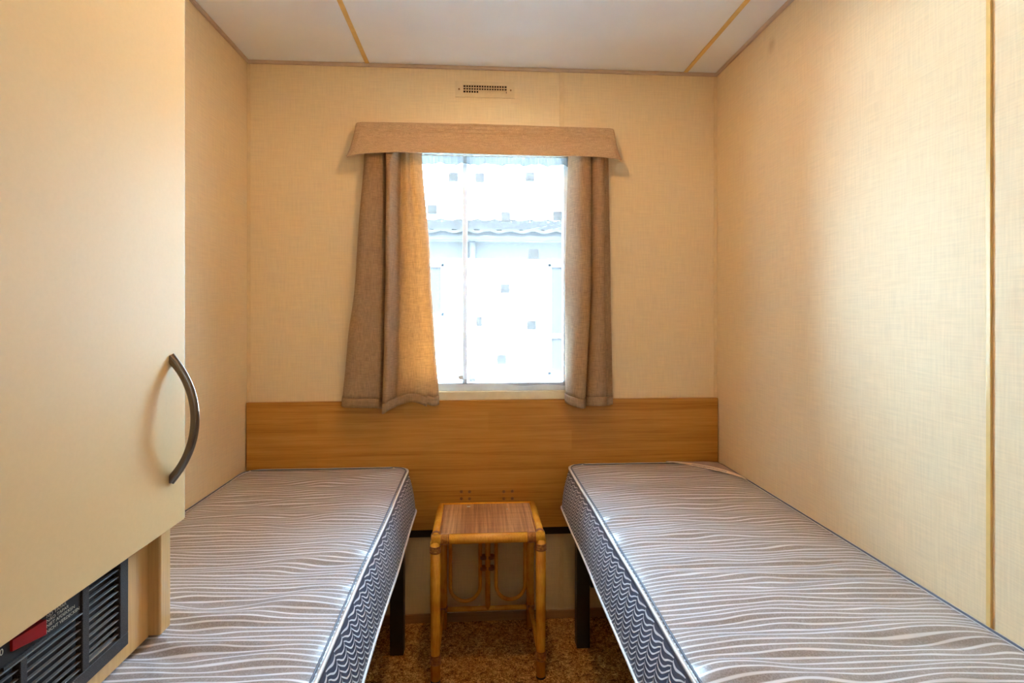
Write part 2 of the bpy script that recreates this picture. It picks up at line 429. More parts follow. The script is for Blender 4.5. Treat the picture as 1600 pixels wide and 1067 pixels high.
# ------------------------------------------------------------------ outside
gr = MB().box(-12, 14, 0.3, 30, -0.62, -0.6).build('ground_outside', M['gravel']); tag(gr, 'pale ground outside the window', kind='structure')
nb = thing('neighbouring_caravan', (1.0, 3.5, -0.6), 'white static caravan with grey tiled roof seen through the window', 'caravan')
z = -0.5; k = 0
holes = [(-0.15, 0.497, 1.12, 1.645), (1.556, 2.25, 0.517, 1.65)]
while z < 1.70:
    z1 = min(z+0.118, 1.70)
    m = MB(); segs = [(-2.5, 5.0)]
    for (a, b, za, zb) in holes:
        if z1 > za+0.01 and z < zb-0.01:
            ns = []
            for (p, q) in segs:
                if a > p and b < q: ns += [(p, a), (b, q)]
                else: ns.append((p, q))
            segs = ns
    for p, q in segs:
        n = len(m.v); m.v += [(p, 3.50, z), (q, 3.50, z), (q, 3.515, z1), (p, 3.515, z1), (p, 3.53, z), (q, 3.53, z), (q, 3.53, z1), (p, 3.53, z1)]
        m.f += [(n, n+1, n+2, n+3), (n+5, n+4, n+7, n+6), (n+4, n+5, n+1, n), (n+3, n+2, n+6, n+7), (n, n+3, n+7, n+4), (n+1, n+5, n+6, n+2)]
    m.build('cladding_board', M['white'], nb); z = z1; k += 1
MB().box(-2.5, 5.0, 3.50, 3.53, 1.70, 1.88).build('eaves_board', M['paleband'], nb)
MB().box(-2.5, 5.0, 3.535, 6.0, -0.55, 1.9).build('caravan_body', M['white'], nb)
for (a, b, za, zb) in holes:
    fr = MB().box(a, a+0.03, 3.49, 3.53, za, zb); fr.box(b-0.03, b, 3.49, 3.53, za, zb); fr.box(a, b, 3.49, 3.53, za, za+0.03); fr.box(a, b, 3.49, 3.53, zb-0.03, zb)
    fr = fr.build('caravan_window', M['white'], nb)
    if a > 1: MB().box(a, b, 3.492, 3.53, 0.89, 0.935).build('caravan_window_rail', M['white'], nb)
    MB().box(a+0.03, b-0.03, 3.515, 3.52, za+0.03, zb-0.03).build('caravan_pane', M['darkglass'], nb)
MB().box(-2.6, 5.1, 3.30, 3.33, 1.865, 1.945).build('fascia', M['fascia'], nb)
MB().box(-2.6, 5.1, 3.33, 3.50, 1.865, 1.875).build('soffit', M['paleband'], nb)
MB().tube([(0.782, 3.40, 1.86), (0.782, 3.46, 1.76), (0.782, 3.46, -0.5)], 0.03).build('downpipe', M['paleband'], nb, smooth=True)
# roof: individual tiles in overlapping courses over a deck
sl = 0.235
MB().prism([(3.32, 1.93), (5.0, 1.93+1.68*sl), (6.7, 1.93)], lambda p: (-2.6, p[0], p[1]), lambda p: (5.1, p[0], p[1])).build('roof_deck', M['greytile'], nb)
tw, tl_ = 0.22, 0.21
tm = MB()
def tile_fn(u, v):
    xx = u*tw; return (xx, v*tl_, 0.012*math.sin(u*2*PI) + 0.02*(1-v))
tm.grid(tile_fn, 6, 1)
def tile_fn2(u, v):
    xx = u*tw; return (xx, 0, 0.012*math.sin(u*2*PI) + 0.02 - 0.03*v)
tm.grid(tile_fn2, 6, 1, True)
t0 = None
for r in range(8):
    for c in range(-6, 18):
        px = c*tw + (tw/2 if r % 2 else 0) ; py = 3.27 + r*tl_*0.97; pz = 1.955 + (py-3.32)*sl
        if t0 is None:
            t0 = tm.build('roof_tile', M['greytile'], None); o = t0; o.parent = nb
        else:
            o = t0.copy(); COL.objects.link(o)
        o.location = (px-1.0, py-3.5, pz+0.6); o.rotation_euler = (math.atan(sl), 0, 0)

# ------------------------------------------------------------------ headboard
hb = thing('headboard', (W/2, -0.008, 0.346), 'wide beech-print headboard panel fixed along the wall under the window', 'headboard')
MB().box(0.004, W-0.004, -0.018, -0.0006, 0.346, 0.8205).build('board', M['head'], hb, bevel=0.0012)
MB().box(0.01, W-0.01, -0.010, -0.0036, 0.317, 0.346).build('shadow_gap_strip', M['dark'], hb)  # dark strip standing in for the shadow below the board
for (x, z) in ((.775, .485), (.805, .484), (.775, .459), (.805, .458), (.932, .482), (.963, .483), (.932, .456), (.963, .456)):
    MB().tube([(x, -0.0175, z), (x, -0.0205, z)], 0.0055, 12, radii=[0.0062, 0.0045]).build('screw_cap', M['hole'], hb, smooth=False)

# ------------------------------------------------------------------ wall vent
vt = thing('wall_vent', (0.862, -0.003, 1.974), 'small cream slotted air vent high on the wall above the pelmet', 'vent')
vx0, vx1, vz0, vz1 = 0.752, 0.972, 1.946, 2.004
gx0, gx1, gz0, gz1 = 0.782, 0.943, 1.962, 1.990
p = MB().box(vx0, gx0, -0.004, 0, vz0, vz1); p.box(gx1, vx1, -0.004, 0, vz0, vz1); p.box(gx0, gx1, -0.004, 0, vz0, gz0); p.box(gx0, gx1, -0.004, 0, gz1, vz1)
p.build('vent_plate', M['ivory'], vt)
p = MB()
for i in range(1, 17):
    x = gx0+(gx1-gx0)*i/17; p.box(x-0.0016, x+0.0016, -0.005, -0.002, gz0, gz1)
for j in range(1, 3):
    zz = gz0+(gz1-gz0)*j/3; p.box(gx0, gx1, -0.005, -0.002, zz-0.0014, zz+0.0014)
p.build('vent_grille', M['ivory'], vt)
MB().box(gx0, gx1, -0.0012, -0.0004, gz0, gz1).build('vent_backing', M['dark'], vt)
def shut(u, v): return (gx0+0.055+u*(gx1-gx0-0.057), -0.0024+0.001*v, gz0+0.001+0.007*v)
MB().grid(shut, 1, 1).build('vent_shutter', M['ivory'], vt, solid=0.0008)
for x in (0.766, 0.958):
    MB().tube([(x, -0.0038, 1.974), (x, -0.0062, 1.974)], 0.003, 10).build('vent_screw', M['hole'], vt)

# ------------------------------------------------------------------ ceiling light (just above the frame)
cl = thing('ceiling_light', (0.89, -0.80, H), 'small round ceiling light fitting above the room centre', 'ceiling light')
MB().tube([(0.89, -0.80, H), (0.89, -0.80, H-0.02)], 0.05, 28, radii=[0.055, 0.045]).build('light_base', M['pvc'], cl, smooth=False)
MB().tube([(0.89, -0.80, H-0.02), (0.89, -0.80, H-0.045)], 0.018, 20).build('bulb_holder', M['pvc'], cl)
MB().tube([(0.89, -0.80, H-0.045), (0.89, -0.80, H-0.055), (0.89, -0.80, H-0.063)], 0.016, 20, radii=[0.014, 0.018, 0.010]).build('bulb', M['bulb'], cl, smooth=True)

rim = MB()
def rimf(u, v):
    a = 2*PI*u; q = [(0.055, H-0.018), (0.085, H-0.030), (0.098, 1.962), (0.094, 1.960), (0.080, H-0.036), (0.050, H-0.020)][int(round(v*5))]
    return (0.89+q[0]*math.cos(a), -0.80+q[0]*math.sin(a), q[1])
rim.grid(rimf, 40, 5).build('added_light_shade', M['pvc'], cl, smooth=True)  # unseen rim, added to keep the lamp's direct light off the ceiling

# ------------------------------------------------------------------ soft fabric pieces
def spline(pts, s):
    n = len(pts)-1; a = s*n; i = min(int(a), n-1); t = a-i
    P = [pts[max(i-1, 0)], pts[i], pts[i+1], pts[min(i+2, n)]]
    return tuple(0.5*((2*P[1][k]) + (-P[0][k]+P[2][k])*t + (2*P[0][k]-5*P[1][k]+4*P[2][k]-P[3][k])*t*t + (-P[0][k]+3*P[1][k]-3*P[2][k]+P[3][k])*t**3) for k in range(len(P[1])))

def curtain(name, keys, zt, zb, hem, label, wr):
    """keys: list of (t, [(x,y)...]) profiles from top to bottom"""
    def prof(s, t):
        for (t0_, p0), (t1_, p1) in zip(keys, keys[1:]):
            if t <= t1_ + 1e-9:
                k = (t-t0_)/(t1_-t0_); k = k*k*(3-2*k)*0.5 + k*0.5
                a = spline(p0, s); b = spline(p1, s)
                return a[0]*(1-k)+b[0]*k, a[1]*(1-k)+b[1]*k
    def fn(s, t):
        x, y = prof(s, t); zlow = zb + hem(s)
        z = zt + (zlow-zt)*t
        nz = noise.noise(Vector((x*14, z*6, 3.1+s*2)))*wr*(0.3+t*0.7)
        ylim = -(0.080 + max(0, 1.735-z)*0.45)
        return (x + nz*0.3, max(ylim, min(y + nz, -0.020)), z)
    x0 = keys[0][1][0][0]; xm = (x0+keys[0][1][-1][0])/2
    t = thing(name, (xm, -0.06, zb), label, 'curtain', None)
    MB().grid(lambda s, v: fn(s, v*0.965), 150, 60).build('curtain_cloth', M['linen'], t, smooth=True, solid=0.0016)
    MB().grid(lambda s, v: fn(s, 0.965+v*0.035), 150, 3).build('hem', M['linen_h'], t, smooth=True, solid=0.0042)
    return t
L_top = [(.436, -.022), (.430, -.045), (.445, -.072), (.470, -.078), (.499, -.066), (.511, -.036), (.513, -.060), (.515, -.098), (.526, -.108), (.534, -.100), (.548, -.066), (.554, -.036), (.560, -.032), (.572, -.052), (.580, -.054), (.588, -.034), (.600, -.044), (.615, -.036), (.630, -.024)]
L_mid = [(.402, -.022), (.400, -.045), (.420, -.074), (.455, -.082), (.497, -.072), (.511, -.036), (.512, -.060), (.514, -.100), (.524, -.112), (.532, -.104), (.546, -.066), (.552, -.036), (.568, -.034), (.584, -.046), (.600, -.048), (.618, -.040), (.638, -.042), (.655, -.036), (.661, -.024)]
L_bot = [(.352, -.024), (.350, -.050), (.375, -.078), (.425, -.092), (.482, -.086), (.500, -.046), (.501, -.070), (.504, -.110), (.516, -.122), (.525, -.112), (.540, -.074), (.546, -.044), (.570, -.046), (.595, -.058), (.618, -.056), (.645, -.050), (.668, -.048), (.686, -.040), (.694, -.026)]
curtain('curtain', [(0, L_top), (0.45, L_mid), (1, L_bot)], 1.735, 0.806,
        lambda s: 0.012*math.cos(s*9)-0.006*math.sin(s*23) + (0.010 if s > 0.85 else 0) - 0.006*math.exp(-((s-0.47)/0.06)**2),
        'taupe linen curtain hanging on the left side of the window, flared at the hem', 0.010)
R_top = [(1.171, -.024), (1.180, -.046), (1.196, -.070), (1.212, -.086), (1.232, -.080), (1.248, -.066), (1.252, -.050), (1.256, -.072), (1.268, -.090), (1.284, -.090), (1.295, -.074), (1.298, -.046), (1.310, -.040), (1.322, -.024)]
R_mid = [(1.160, -.024), (1.174, -.048), (1.192, -.074), (1.214, -.094), (1.232, -.090), (1.248, -.070), (1.250, -.048), (1.254, -.076), (1.268, -.098), (1.286, -.098), (1.297, -.078), (1.299, -.046), (1.314, -.040), (1.330, -.024)]
R_bot = [(1.160, -.026), (1.160, -.054), (1.172, -.084), (1.190, -.098), (1.212, -.094), (1.226, -.070), (1.230, -.050), (1.236, -.080), (1.255, -.106), (1.284, -.106), (1.300, -.082), (1.302, -.048), (1.320, -.040), (1.338, -.024)]
curtain('curtain', [(0, R_top), (0.5, R_mid), (1, R_bot)], 1.735, 0.806,
        lambda s: 0.005*math.sin(s*12) - 0.004*math.exp(-((s-0.3)/0.1)**2) + 0.01*math.exp(-(s/0.08)**2),
        'taupe linen curtain hanging on the right side of the window, narrow and straight', 0.006)

# pelmet
pm = thing('pelmet', (0.866, -0.05, 1.69), 'taupe linen pelmet valance across the top of the window', 'pelmet')
def pel(u, v):
    # u along: left return, front, right return ; v top->bottom
    fl_ = 0.5*v + 0.5*v*v
    yf = -0.072 - 0.034*fl_; xl = 0.400 - 0.026*fl_; xr = 1.336 + 0.020*fl_
    per = [(xl+0.002, -0.003), (xl, yf+0.022), (xl+0.008, yf+0.006), (xl+0.024, yf), (xr-0.022, yf), (xr-0.008, yf+0.006), (xr, yf+0.022), (xr-0.002, -0.003)]
    if u < 0.12: k = u/0.12*3; i = int(min(k, 2.999)); tt = k-i; a, b = per[i], per[i+1]
    elif u > 0.88: k = (u-0.88)/0.12*3; i = int(min(k, 2.999)); tt = k-i; a, b = per[4+i], per[5+i]
    else: tt = (u-0.12)/0.76; a, b = per[3], per[4]
    x = a[0]*(1-tt)+b[0]*tt; y = a[1]*(1-tt)+b[1]*tt
    q = (x-0.38)/0.97
    bot = 1.705 - 0.017*math.exp(-max(q, 0)/0.07) - 0.013*math.exp(-max(1-q, 0)/0.055) + 0.002*math.sin(q*7)
    top = 1.819 + 0.0035*math.sin(q*PI*1.1+0.3) - 0.006*math.exp(-((q)/0.012)**2) - 0.004*math.exp(-((1-q)/0.012)**2)
    bot += 0.034*min(1, max(0, (y-(yf+0.012))/0.06))
    z = top + (bot-top)*v
    if 0 < v < 0.35 and y < -0.05:    # gathered rod pocket: faint horizontal creases
        y += 0.0030*math.sin(v*48 + 1.5*noise.noise(Vector((x*9, 0, 0)))) * (0.5+0.5*noise.noise(Vector((x*25, v*12, 5))))
    y += 0.0025*noise.noise(Vector((x*8, z*12, 0))) if y < -0.02 else 0
    return (x, y, z)
MB().grid(pel, 240, 64).build('valance_cloth', M['linen_p'], pm, smooth=True, solid=0.003)
MB().tube([(0.405, -0.045, 1.806), (1.330, -0.045, 1.806)], 0.006, 10).build('curtain_rail', M['pvc'], pm, smooth=True)
for x in (0.46, 0.866, 1.28):
    MB().box(x-0.008, x+0.008, -0.05, 0.0, 1.806, 1.815).build('rail_bracket', M['pvc'], pm)

# net curtain
nc = thing('net_curtain', (0.87, -0.014, 0.87), 'sheer white net curtain with small woven squares covering the window', 'net curtain')
def nety(x, z):
    k = (x-0.788)
    return -0.0135 + 0.0025*math.sin(x*55+math.sin(z*3)) - 0.003*math.exp(-(k/0.007)**2)*(0.4+0.6*(z-0.9)/0.8) + 0.001*noise.noise(Vector((x*20, z*5, 0)))
def netf(u, v):
    x = 0.560+u*(1.192-0.560); zb_ = 0.884 - 0.013*(x-0.70)/0.45 + 0.003*math.sin(x*30)
    z = 1.722 + (zb_-1.722)*v
    return (x, nety(x, z), z)
MB().grid(netf, 160, 60).build('net_cloth', M['net'], nc, smooth=True)
def ruf(u, v):
    x = 0.560+u*(1.192-0.560)
    z = 1.735 - v*(0.043 + 0.003*math.sin(x*70)+0.002*math.sin(x*151))
    return (x, -0.0155+0.0022*math.sin(x*260+math.sin(z*40)), z)
MB().grid(ruf, 260, 6).build('gathered_heading', M['net2'], nc, smooth=True)
MB().tube([(0.56, -0.016, 1.724), (1.19, -0.016, 1.724)], 0.0025, 8).build('curtain_wire', M['pvc'], nc, smooth=True)
def sqmesh(n, m, w, h):
    q = MB()
    for i in range(n+1):
        x = -w/2+w*i/n; q.box(x-0.0007, x+0.0007, -0.0004, 0.0002, -h/2, h/2)
    for j in range(m+1):
        zz = -h/2+h*j/m; q.box(-w/2, w/2, -0.0004, 0.0002, zz-0.0007, zz+0.0007)
    return q
def sqback(w, h): return MB().grid(lambda u, v: (-w/2+w*u, 0.0005, -h/2+h*v), 1, 1)
sq = None
spots = [(.745, 1.645), (.842, 1.644), (1.029, 1.649), (.668, 1.524), (.939, 1.501), (1.132, 1.505), (1.043, 1.364), (.936, 1.233),
         (.841, 1.111), (1.035, 1.098), (.924, .971),]
for (x, z) in spots:
    if sq is None:
        sq = sqmesh(5, 5, 0.034, 0.034).build('woven_square', M['netsq'], None); o = sq; o.parent = nc
        sb = sqback(0.034, 0.034).build('square_ground', M['netbk'], None); sb.parent = sq
    else:
        o = sq.copy(); COL.objects.link(o); b_ = sb.copy(); COL.objects.link(b_); b_.parent = o
    o.location = (x-0.87, nety(x, z)+0.014-0.0015, z-0.87)
    if abs(x-0.841) < 0.001 and z < 1.2: o.scale = (0.6, 1, 1)
hm = MB()
def hz(x): return 0.884 - 0.013*(x-0.70)/0.45 + 0.003*math.sin(x*30)
for i in range(120):
    x = 0.575+i*0.005
    hm.box(x-0.0008, x+0.0008, nety(x, .9)-0.002, nety(x, .9)-0.001, hz(x)+0.002, hz(x)+0.020)
for j in range(4):
    for i in range(40):
        x = 0.575+i*0.015
        hm.box(x, x+0.015, nety(x, .9)-0.0022, nety(x, .9)-0.0012, hz(x)+0.003+j*0.005, hz(x)+0.0042+j*0.005)
hm.build('woven_hem_band', M['netsq'], nc)

# ------------------------------------------------------------------ beds
MZ0, MZ1, ML = 0.432, 0.580, 1.86       # mattress underside, top edge, length
def mattress(xw, xi, side, label, corner=False):
    """xw: x at the wall, xi: x of the top inner edge; side=+1 when the inner edge is at larger x"""
    t = thing('mattress', ((xw+xi)/2, -0.95, MZ0), label, 'mattress', 'striped mattresses on the twin beds')
    y0, y1 = -0.026, -0.026-ML; r = 0.050
    def ends(y):
        d = min(y0-y, y-y1)
        return 0 if d >= r else r-math.sqrt(max(0, r*r-(r-d)**2))
    def inner(y, z):
        k = (MZ1-z)/(MZ1-MZ0)
        q = math.sin(PI*min(max(k, 0), 1))
        off = 0.029*k + 0.005*q
        if z <= MZ1-0.005: off += 0.0022*abs(math.sin(PI*(y+10)/0.052))*q
        wav = 0.003*noise.noise(Vector((y*3.0, side*3, 0)))
        return xi + side*(off+wav)
    ny = 300; nx = 90
    def ypos(v):
        return y0 + (y1-y0)*v
    vs = []
    n1 = 26
    for i in range(n1): vs.append(0.05*(i/n1)**2/ML)
    n2 = 300
    for i in range(n2+1): vs.append((0.05+(ML-0.10)*i/n2)/ML)
    for i in range(n1): vs.append(1-0.05*(1-(i+1)/n1)**2/ML)
    def top(i, j):
        y = ypos(vs[j]); e = ends(y); u = i/nx
        a = xw + side*e; b = inner(y, MZ1) - side*e
        x = a+(b-a)*u
        de = min(abs(x-a), abs(b-x), y0-y, y-y1)
        prof = 1-math.exp(-max(de, 0)/0.034)
        wr = noise.noise(Vector((x*3.2+side*5, y*17 + 1.2*noise.noise(Vector((x*4, y*3, 9))), side*2.0)))
        wr2 = noise.noise(Vector((x*7, y*42, 7+side)))
        dip = max(0, noise.noise(Vector((x*2.2+side, y*9+x*3, 4.0))))
        # short puckers close to the inner piping
        dx = abs(b-x); pk = noise.noise(Vector((side, y*28, 1.0)))*math.exp(-dx/0.05)*0.0045
        z = MZ1 - 0.004 + prof*(0.010 + 0.0100*wr + 0.0034*wr2 - 0.006*dip + pk)
        if side > 0 and x < 0.30 and y < -1.02: z = min(z, MZ1+0.0070)
        return (x, y, z)
    m = MB()
    for j in range(len(vs)):
        for i in range(nx+1): m.v.append(top(i, j))
    for j in range(len(vs)-1):
        for i in range(nx):
            a = j*(nx+1)+i; q = (a, a+1, a+nx+2, a+nx+1)
            m.f.append(q if side < 0 else q)
    m.f = [q[::-1] for q in m.f]
    m.build('mattress_top', M['tick'], t, smooth=True)
    # outline running round the whole edge at a given height
    def outline(z, n=420, grow=0.0):
        P = []
        for k in range(n):
            s_ = k/n
            if s_ < 0.40: v = s_/0.40; y = y0+(y1-y0)*v; P.append(('in', y))
            elif s_ < 0.5: P.append(('end', (s_-0.40)/0.10, y1))
            elif s_ < 0.90: v = (s_-0.5)/0.40; y = y1+(y0-y1)*v; P.append(('wall', y))
            else: P.append(('start', (s_-0.90)/0.10, y0))
        out = []
        for q in P:
            if q[0] == 'in':
                y = q[1]; out.append((inner(y, z)-side*ends(y)+side*grow, y, z))
            elif q[0] == 'wall':
                y = q[1]; out.append((xw+side*ends(y)-side*grow*0.3, y, z))
            elif q[0] == 'end':
                a = inner(q[2], z)-side*r; b = xw+side*r; out.append((a+(b-a)*q[1], q[2]-grow, z))
            else:
                a = xw+side*r; b = inner(q[2], z)-side*r; out.append((a+(b-a)*q[1], min(q[2]+grow, -0.025), z))
        # even out spacing
        return out
    def resamp(P, n):
        L = [0]
        for a, b in zip(P, P[1:]+P[:1]): L.append(L[-1]+(Vector(b)-Vector(a)).length)
        T = L[-1]; out = []; i = 0
        for k in range(n):
            d = T*k/n
            while L[i+1] < d: i += 1
            f = (d-L[i])/max(1e-9, L[i+1]-L[i]); a = Vector(P[i]); b = Vector(P[(i+1) % len(P)])
            out.append(tuple(a+(b-a)*f))
        return out
    N = 520; rows = 14
    sm = MB(); start = None
    rings = [resamp(outline(MZ0+0.004+(MZ1-0.006-MZ0)*j/rows), N) for j in range(rows+1)]
    for R_ in rings: sm.v += R_
    for j in range(rows):
        for i in range(N):
            a = j*N+i; b = j*N+(i+1) % N
            sm.f.append((a, b, b+N, a+N) if side < 0 else (a, a+N, b+N, b))
    sm.f.append(tuple(range(N)) if side > 0 else tuple(range(N-1, -1, -1)))
    sm.build('quilted_border', M['tickside'], t, smooth=True)
    for z, rad in ((MZ1-0.001, 0.0036), (MZ0+0.004, 0.0036)):
        MB().tube(resamp(outline(z, grow=0.001), 320), rad, 8, closed=True).build('piping', M['pipe'], t, smooth=True)
    MB().tube(resamp(outline(MZ1-0.0065, grow=0.0005), 320), 0.0042, 8, closed=True, squash=(1.0, 0.5)).build('edge_tape', M['pipedark'], t, smooth=True, label='dark tape under the piping')
    MB().tube(resamp(outline(MZ1+0.0012, grow=-0.0062), 320), 0.0019, 8, closed=True).build('edge_tape', M['pipedark'], t, smooth=True, label='dark tape inside the piping')
    if corner:
        c0 = Vector((1.54, -0.036)); c1 = Vector((1.733, -0.265))
        def q(s_, k):      # curved edge of the label
            p = c0.lerp(c1, s_); nrm = Vector((-(c1-c0).y, (c1-c0).x)).normalized()
            if nrm.x < 0: nrm = -nrm
            return p + nrm*(0.016*math.sin(PI*s_) + k*0.034*math.sin(PI*s_)**0.7)
        def lf(u, v):
            p = q(u, v); return (p.x, p.y, MZ1+0.0105-0.003*abs(2*u-1)**4)
        MB().grid(lf, 30, 3, False).build('corner_label', M['lab'], t, smooth=True, solid=0.001, label='cream corner label')
        lp = MB(); random.seed(3)
        u = 0.30
        while u < 0.74:
            du = random.uniform(0.008, 0.020)
            lp.grid(lambda a, b: tuple(Vector(lf(u+du*a, 0.22+0.28*b))+Vector((0, 0, 0.0008))), 1, 1); u += du+0.008
        lp.build('label_print', M['labprint'], t, solid=0.0004)
        def cf(u, v):
            p = q(u, 1.0); e = Vector((1.735-0.012, -0.030-0.012)); g = c0.lerp(c1, u)
            o = Vector((1.735 - 0.02*(1-u)**6, -0.028)) if u < 0.5 else Vector((1.737, -0.03))
            tgt = Vector((c0.x + (1.725-c0.x)*min(1, u*2), -0.030)) if u < 0.5 else Vector((1.735, -0.042 + (c1.y+0.042)*(u-0.5)*2))
            if u < 0.5: tgt.y -= 0.012*(u*2)**8
            pp = p.lerp(tgt, v); return (pp.x, pp.y, MZ1+0.0095-0.005*v*v)
        MB().grid(cf, 30, 6, False).build('plain_corner', M['toplain'], t, smooth=True, solid=0.001)
    return t
mattress(0.006, 0.586, 1, 'grey and white striped mattress on the left bed, beside the wardrobe')
mattress(W-0.006, 1.168, -1, 'grey and white striped mattress on the right bed, with a cream corner label', corner=True)

def bed_base(x0, x1, side, label):
    t = thing('bed_base', ((x0+x1)/2, -0.95, 0), label, 'bed base', 'dark bed bases under the twin mattresses')
    y0, y1 = -0.03, -1.86
    for x in (x0, x1-0.03):
        MB().box(x, x+0.03, y1, y0, 0.385, 0.420).build('side_rail', M['frame'], t, bevel=0.002)
    for y in (y0-0.03, y1):
        MB().box(x0+0.03, x1-0.03, y, y+0.03, 0.385, 0.420).build('end_rail', M['frame'], t, bevel=0.002)
    for i in range(13):
        y = y0-0.08-i*0.138
        MB().box(x0+0.004, x1-0.004, y-0.03, y+0.03, 0.420, 0.4335).build('slat', M['slatwood'], t, bevel=0.002)
    xin = x1 if side > 0 else x0+0.045; xout = x0+0.045 if side > 0 else x1
    for xx in (xin, xout):
        for y in (-0.175, -1.70):
            MB().box(xx-0.045, xx, y-0.022, y+0.022, 0, 0.385).build('leg', M['frame'], t, bevel=0.003)
    MB().box(x0+0.05, x1-0.05, -0.185, -0.165, 0.20, 0.23).build('cross_bar', M['frame'], t, bevel=0.002)
bed_base(0.03, 0.588, 1, 'dark metal bed base with slats standing under the left mattress')
bed_base(1.172, 1.72, -1, 'dark metal bed base with slats standing under the right mattress')

# ------------------------------------------------------------------ cane table
tb = thing('cane_side_table', (0.868, -0.19, 0), 'cane side table with woven top standing between the two beds', 'table')
TX0, TX1, TF, TR = 0.704, 1.033, -0.331, -0.045
RZ = 0.440
for x in (TX0, TX1):
    MB().tube([(x, TF, 0.004), (x, TF, 0.12), (x, TF, 0.25), (x, TF, RZ-0.005)], 0.0155, 16, radii=[0.0145, 0.0150, 0.0158, 0.0158]).build('leg', M['cane'], tb, smooth=True)
    MB().tube([(x, TF, 0.0), (x, TF, 0.006)], 0.0152, 16).build('foot_pad', M['dark'], tb)
for x in (TX0+0.006, TX1-0.006):
    MB().tube([(x, TR, 0.0), (x, TR, RZ-0.005)], 0.0145, 16).build('leg', M['cane'], tb, smooth=True)
def railtube(a, b, r, name='top_rail'): MB().tube([a, ((a[0]+b[0])/2, (a[1]+b[1])/2, (a[2]+b[2])/2), b], r, 16).build(name, M['cane'], tb, smooth=True)
railtube((TX0-0.012, TF, RZ), (TX1+0.012, TF, RZ), 0.0150)
railtube((TX0-0.006, TR, RZ), (TX1+0.006, TR, RZ), 0.0135)
railtube((TX0, TF, RZ+0.0005), (TX0, TR, RZ+0.0005), 0.0140); railtube((TX1, TF, RZ+0.0005), (TX1, TR, RZ+0.0005), 0.0140)
MB().box(TX0+0.006, TX1-0.006, TF+0.006, TR-0.006, RZ+0.001, RZ+0.0105).build('woven_top', M['woven'], tb, bevel=0.001)
MB().box(TX0+0.02, TX1-0.02, TF+0.02, TR-0.02, RZ-0.010, RZ).build('top_board', M['bind'], tb)
for xx in (TX0+0.014, TX1-0.014):
    MB().tube([(xx, TF+0.012, RZ+0.0105), (xx, TR-0.012, RZ+0.0105)], 0.0016, 6).build('edge_cord', M['bind'], tb, smooth=True)
MB().tube([(TX0+0.04, TF+0.0135, RZ+0.0105), (TX1-0.04, TF+0.0135, RZ+0.0105)], 0.0016, 6).build('edge_cord', M['bind'], tb, smooth=True)
for (x, y, s_) in ((0.803, -0.079, 0.006), (0.939, -0.113, 0.003)):
    MB().box(x-s_, x+s_, y-s_*0.6, y+s_*0.6, RZ+0.0105, RZ+0.0115).build('white_fleck', M['pvc'], tb)  # tiny white flecks on the woven top
def binding(c, ax, n, R, pitch=0.0046, r=0.0021):
    c = Vector(c); a = Vector(ax).normalized(); m = MB()
    for i in range(n): m.ring(c+a*pitch*i, a, R, r)
    m.build('cane_binding', M['bind'] if n < 4 else M['cane2'], tb, smooth=True)
def cane2():
    t = NT('cane_wrap'); f = t.noise((120, 120, 120), 1, 2)
    return t.set(t.ramp(f, [(0.35, (0.30, 0.085, 0.015)), (0.65, (0.60, 0.27, 0.06))]), 0.28, spec=0.6)
M['cane2'] = cane2()
for x, sg in ((TX0, 1), (TX1, -1)):
    binding((x+sg*0.018, TF, RZ), (sg, 0, 0), 6, 0.0152)
    binding((x, TF, RZ-0.020), (0, 0, -1), 4, 0.0160)
    binding((x, TF, RZ-0.038), (0, 0, -1), 1, 0.0162)
    binding((x, TF+0.02, RZ), (0, 1, 0), 3, 0.0142)
    binding((x, TF, 0.078), (0, 0, -1), 5, 0.0154, 0.0050, 0.0020)
    MB().ring((x, TF, 0.083), (0, 0, 1), 0.0158, 0.0016).build('cane_binding', M['bind'], tb, smooth=True)
    xr = x+sg*0.006
    railtube((xr-sg*0.004, TF+0.004, 0.067), (xr, TR, 0.067), 0.0085, 'stretcher')
    binding((xr, TR, 0.078), (0, 0, -1), 4, 0.0150)
railtube((TX0+0.006, TR, 0.067), (TX1-0.006, TR, 0.067), 0.0085, 'stretcher')
railtube((0.872, TR, 0.067), (0.872, TR, RZ-0.005), 0.0095, 'centre_bar')
for (a, b) in ((0.730, 0.850), (0.896, 1.014)):
    cx, rr = (a+b)/2, (b-a)/2-0.006; P = []
    for i in range(25): an = PI+PI*i/24; P.append((cx+rr*math.cos(an), TR, 0.150+rr*math.sin(an)))
    for i in range(25): an = PI*i/24; P.append((cx+rr*math.cos(an), TR, 0.352+rr*math.sin(an)))
    MB().tube(P, 0.0065, 10, closed=True).build('cane_loop', M['cane'], tb, smooth=True)
for zz in (0.25, 0.21):
    m = MB()
    for i in range(3): 
        for xx in (0.856, 0.884): m.ring((xx, TR, zz+i*0.004), (0, 0, 1), 0.012, 0.002, 14)
    m.build('cane_binding', M['bind'], tb, smooth=True)

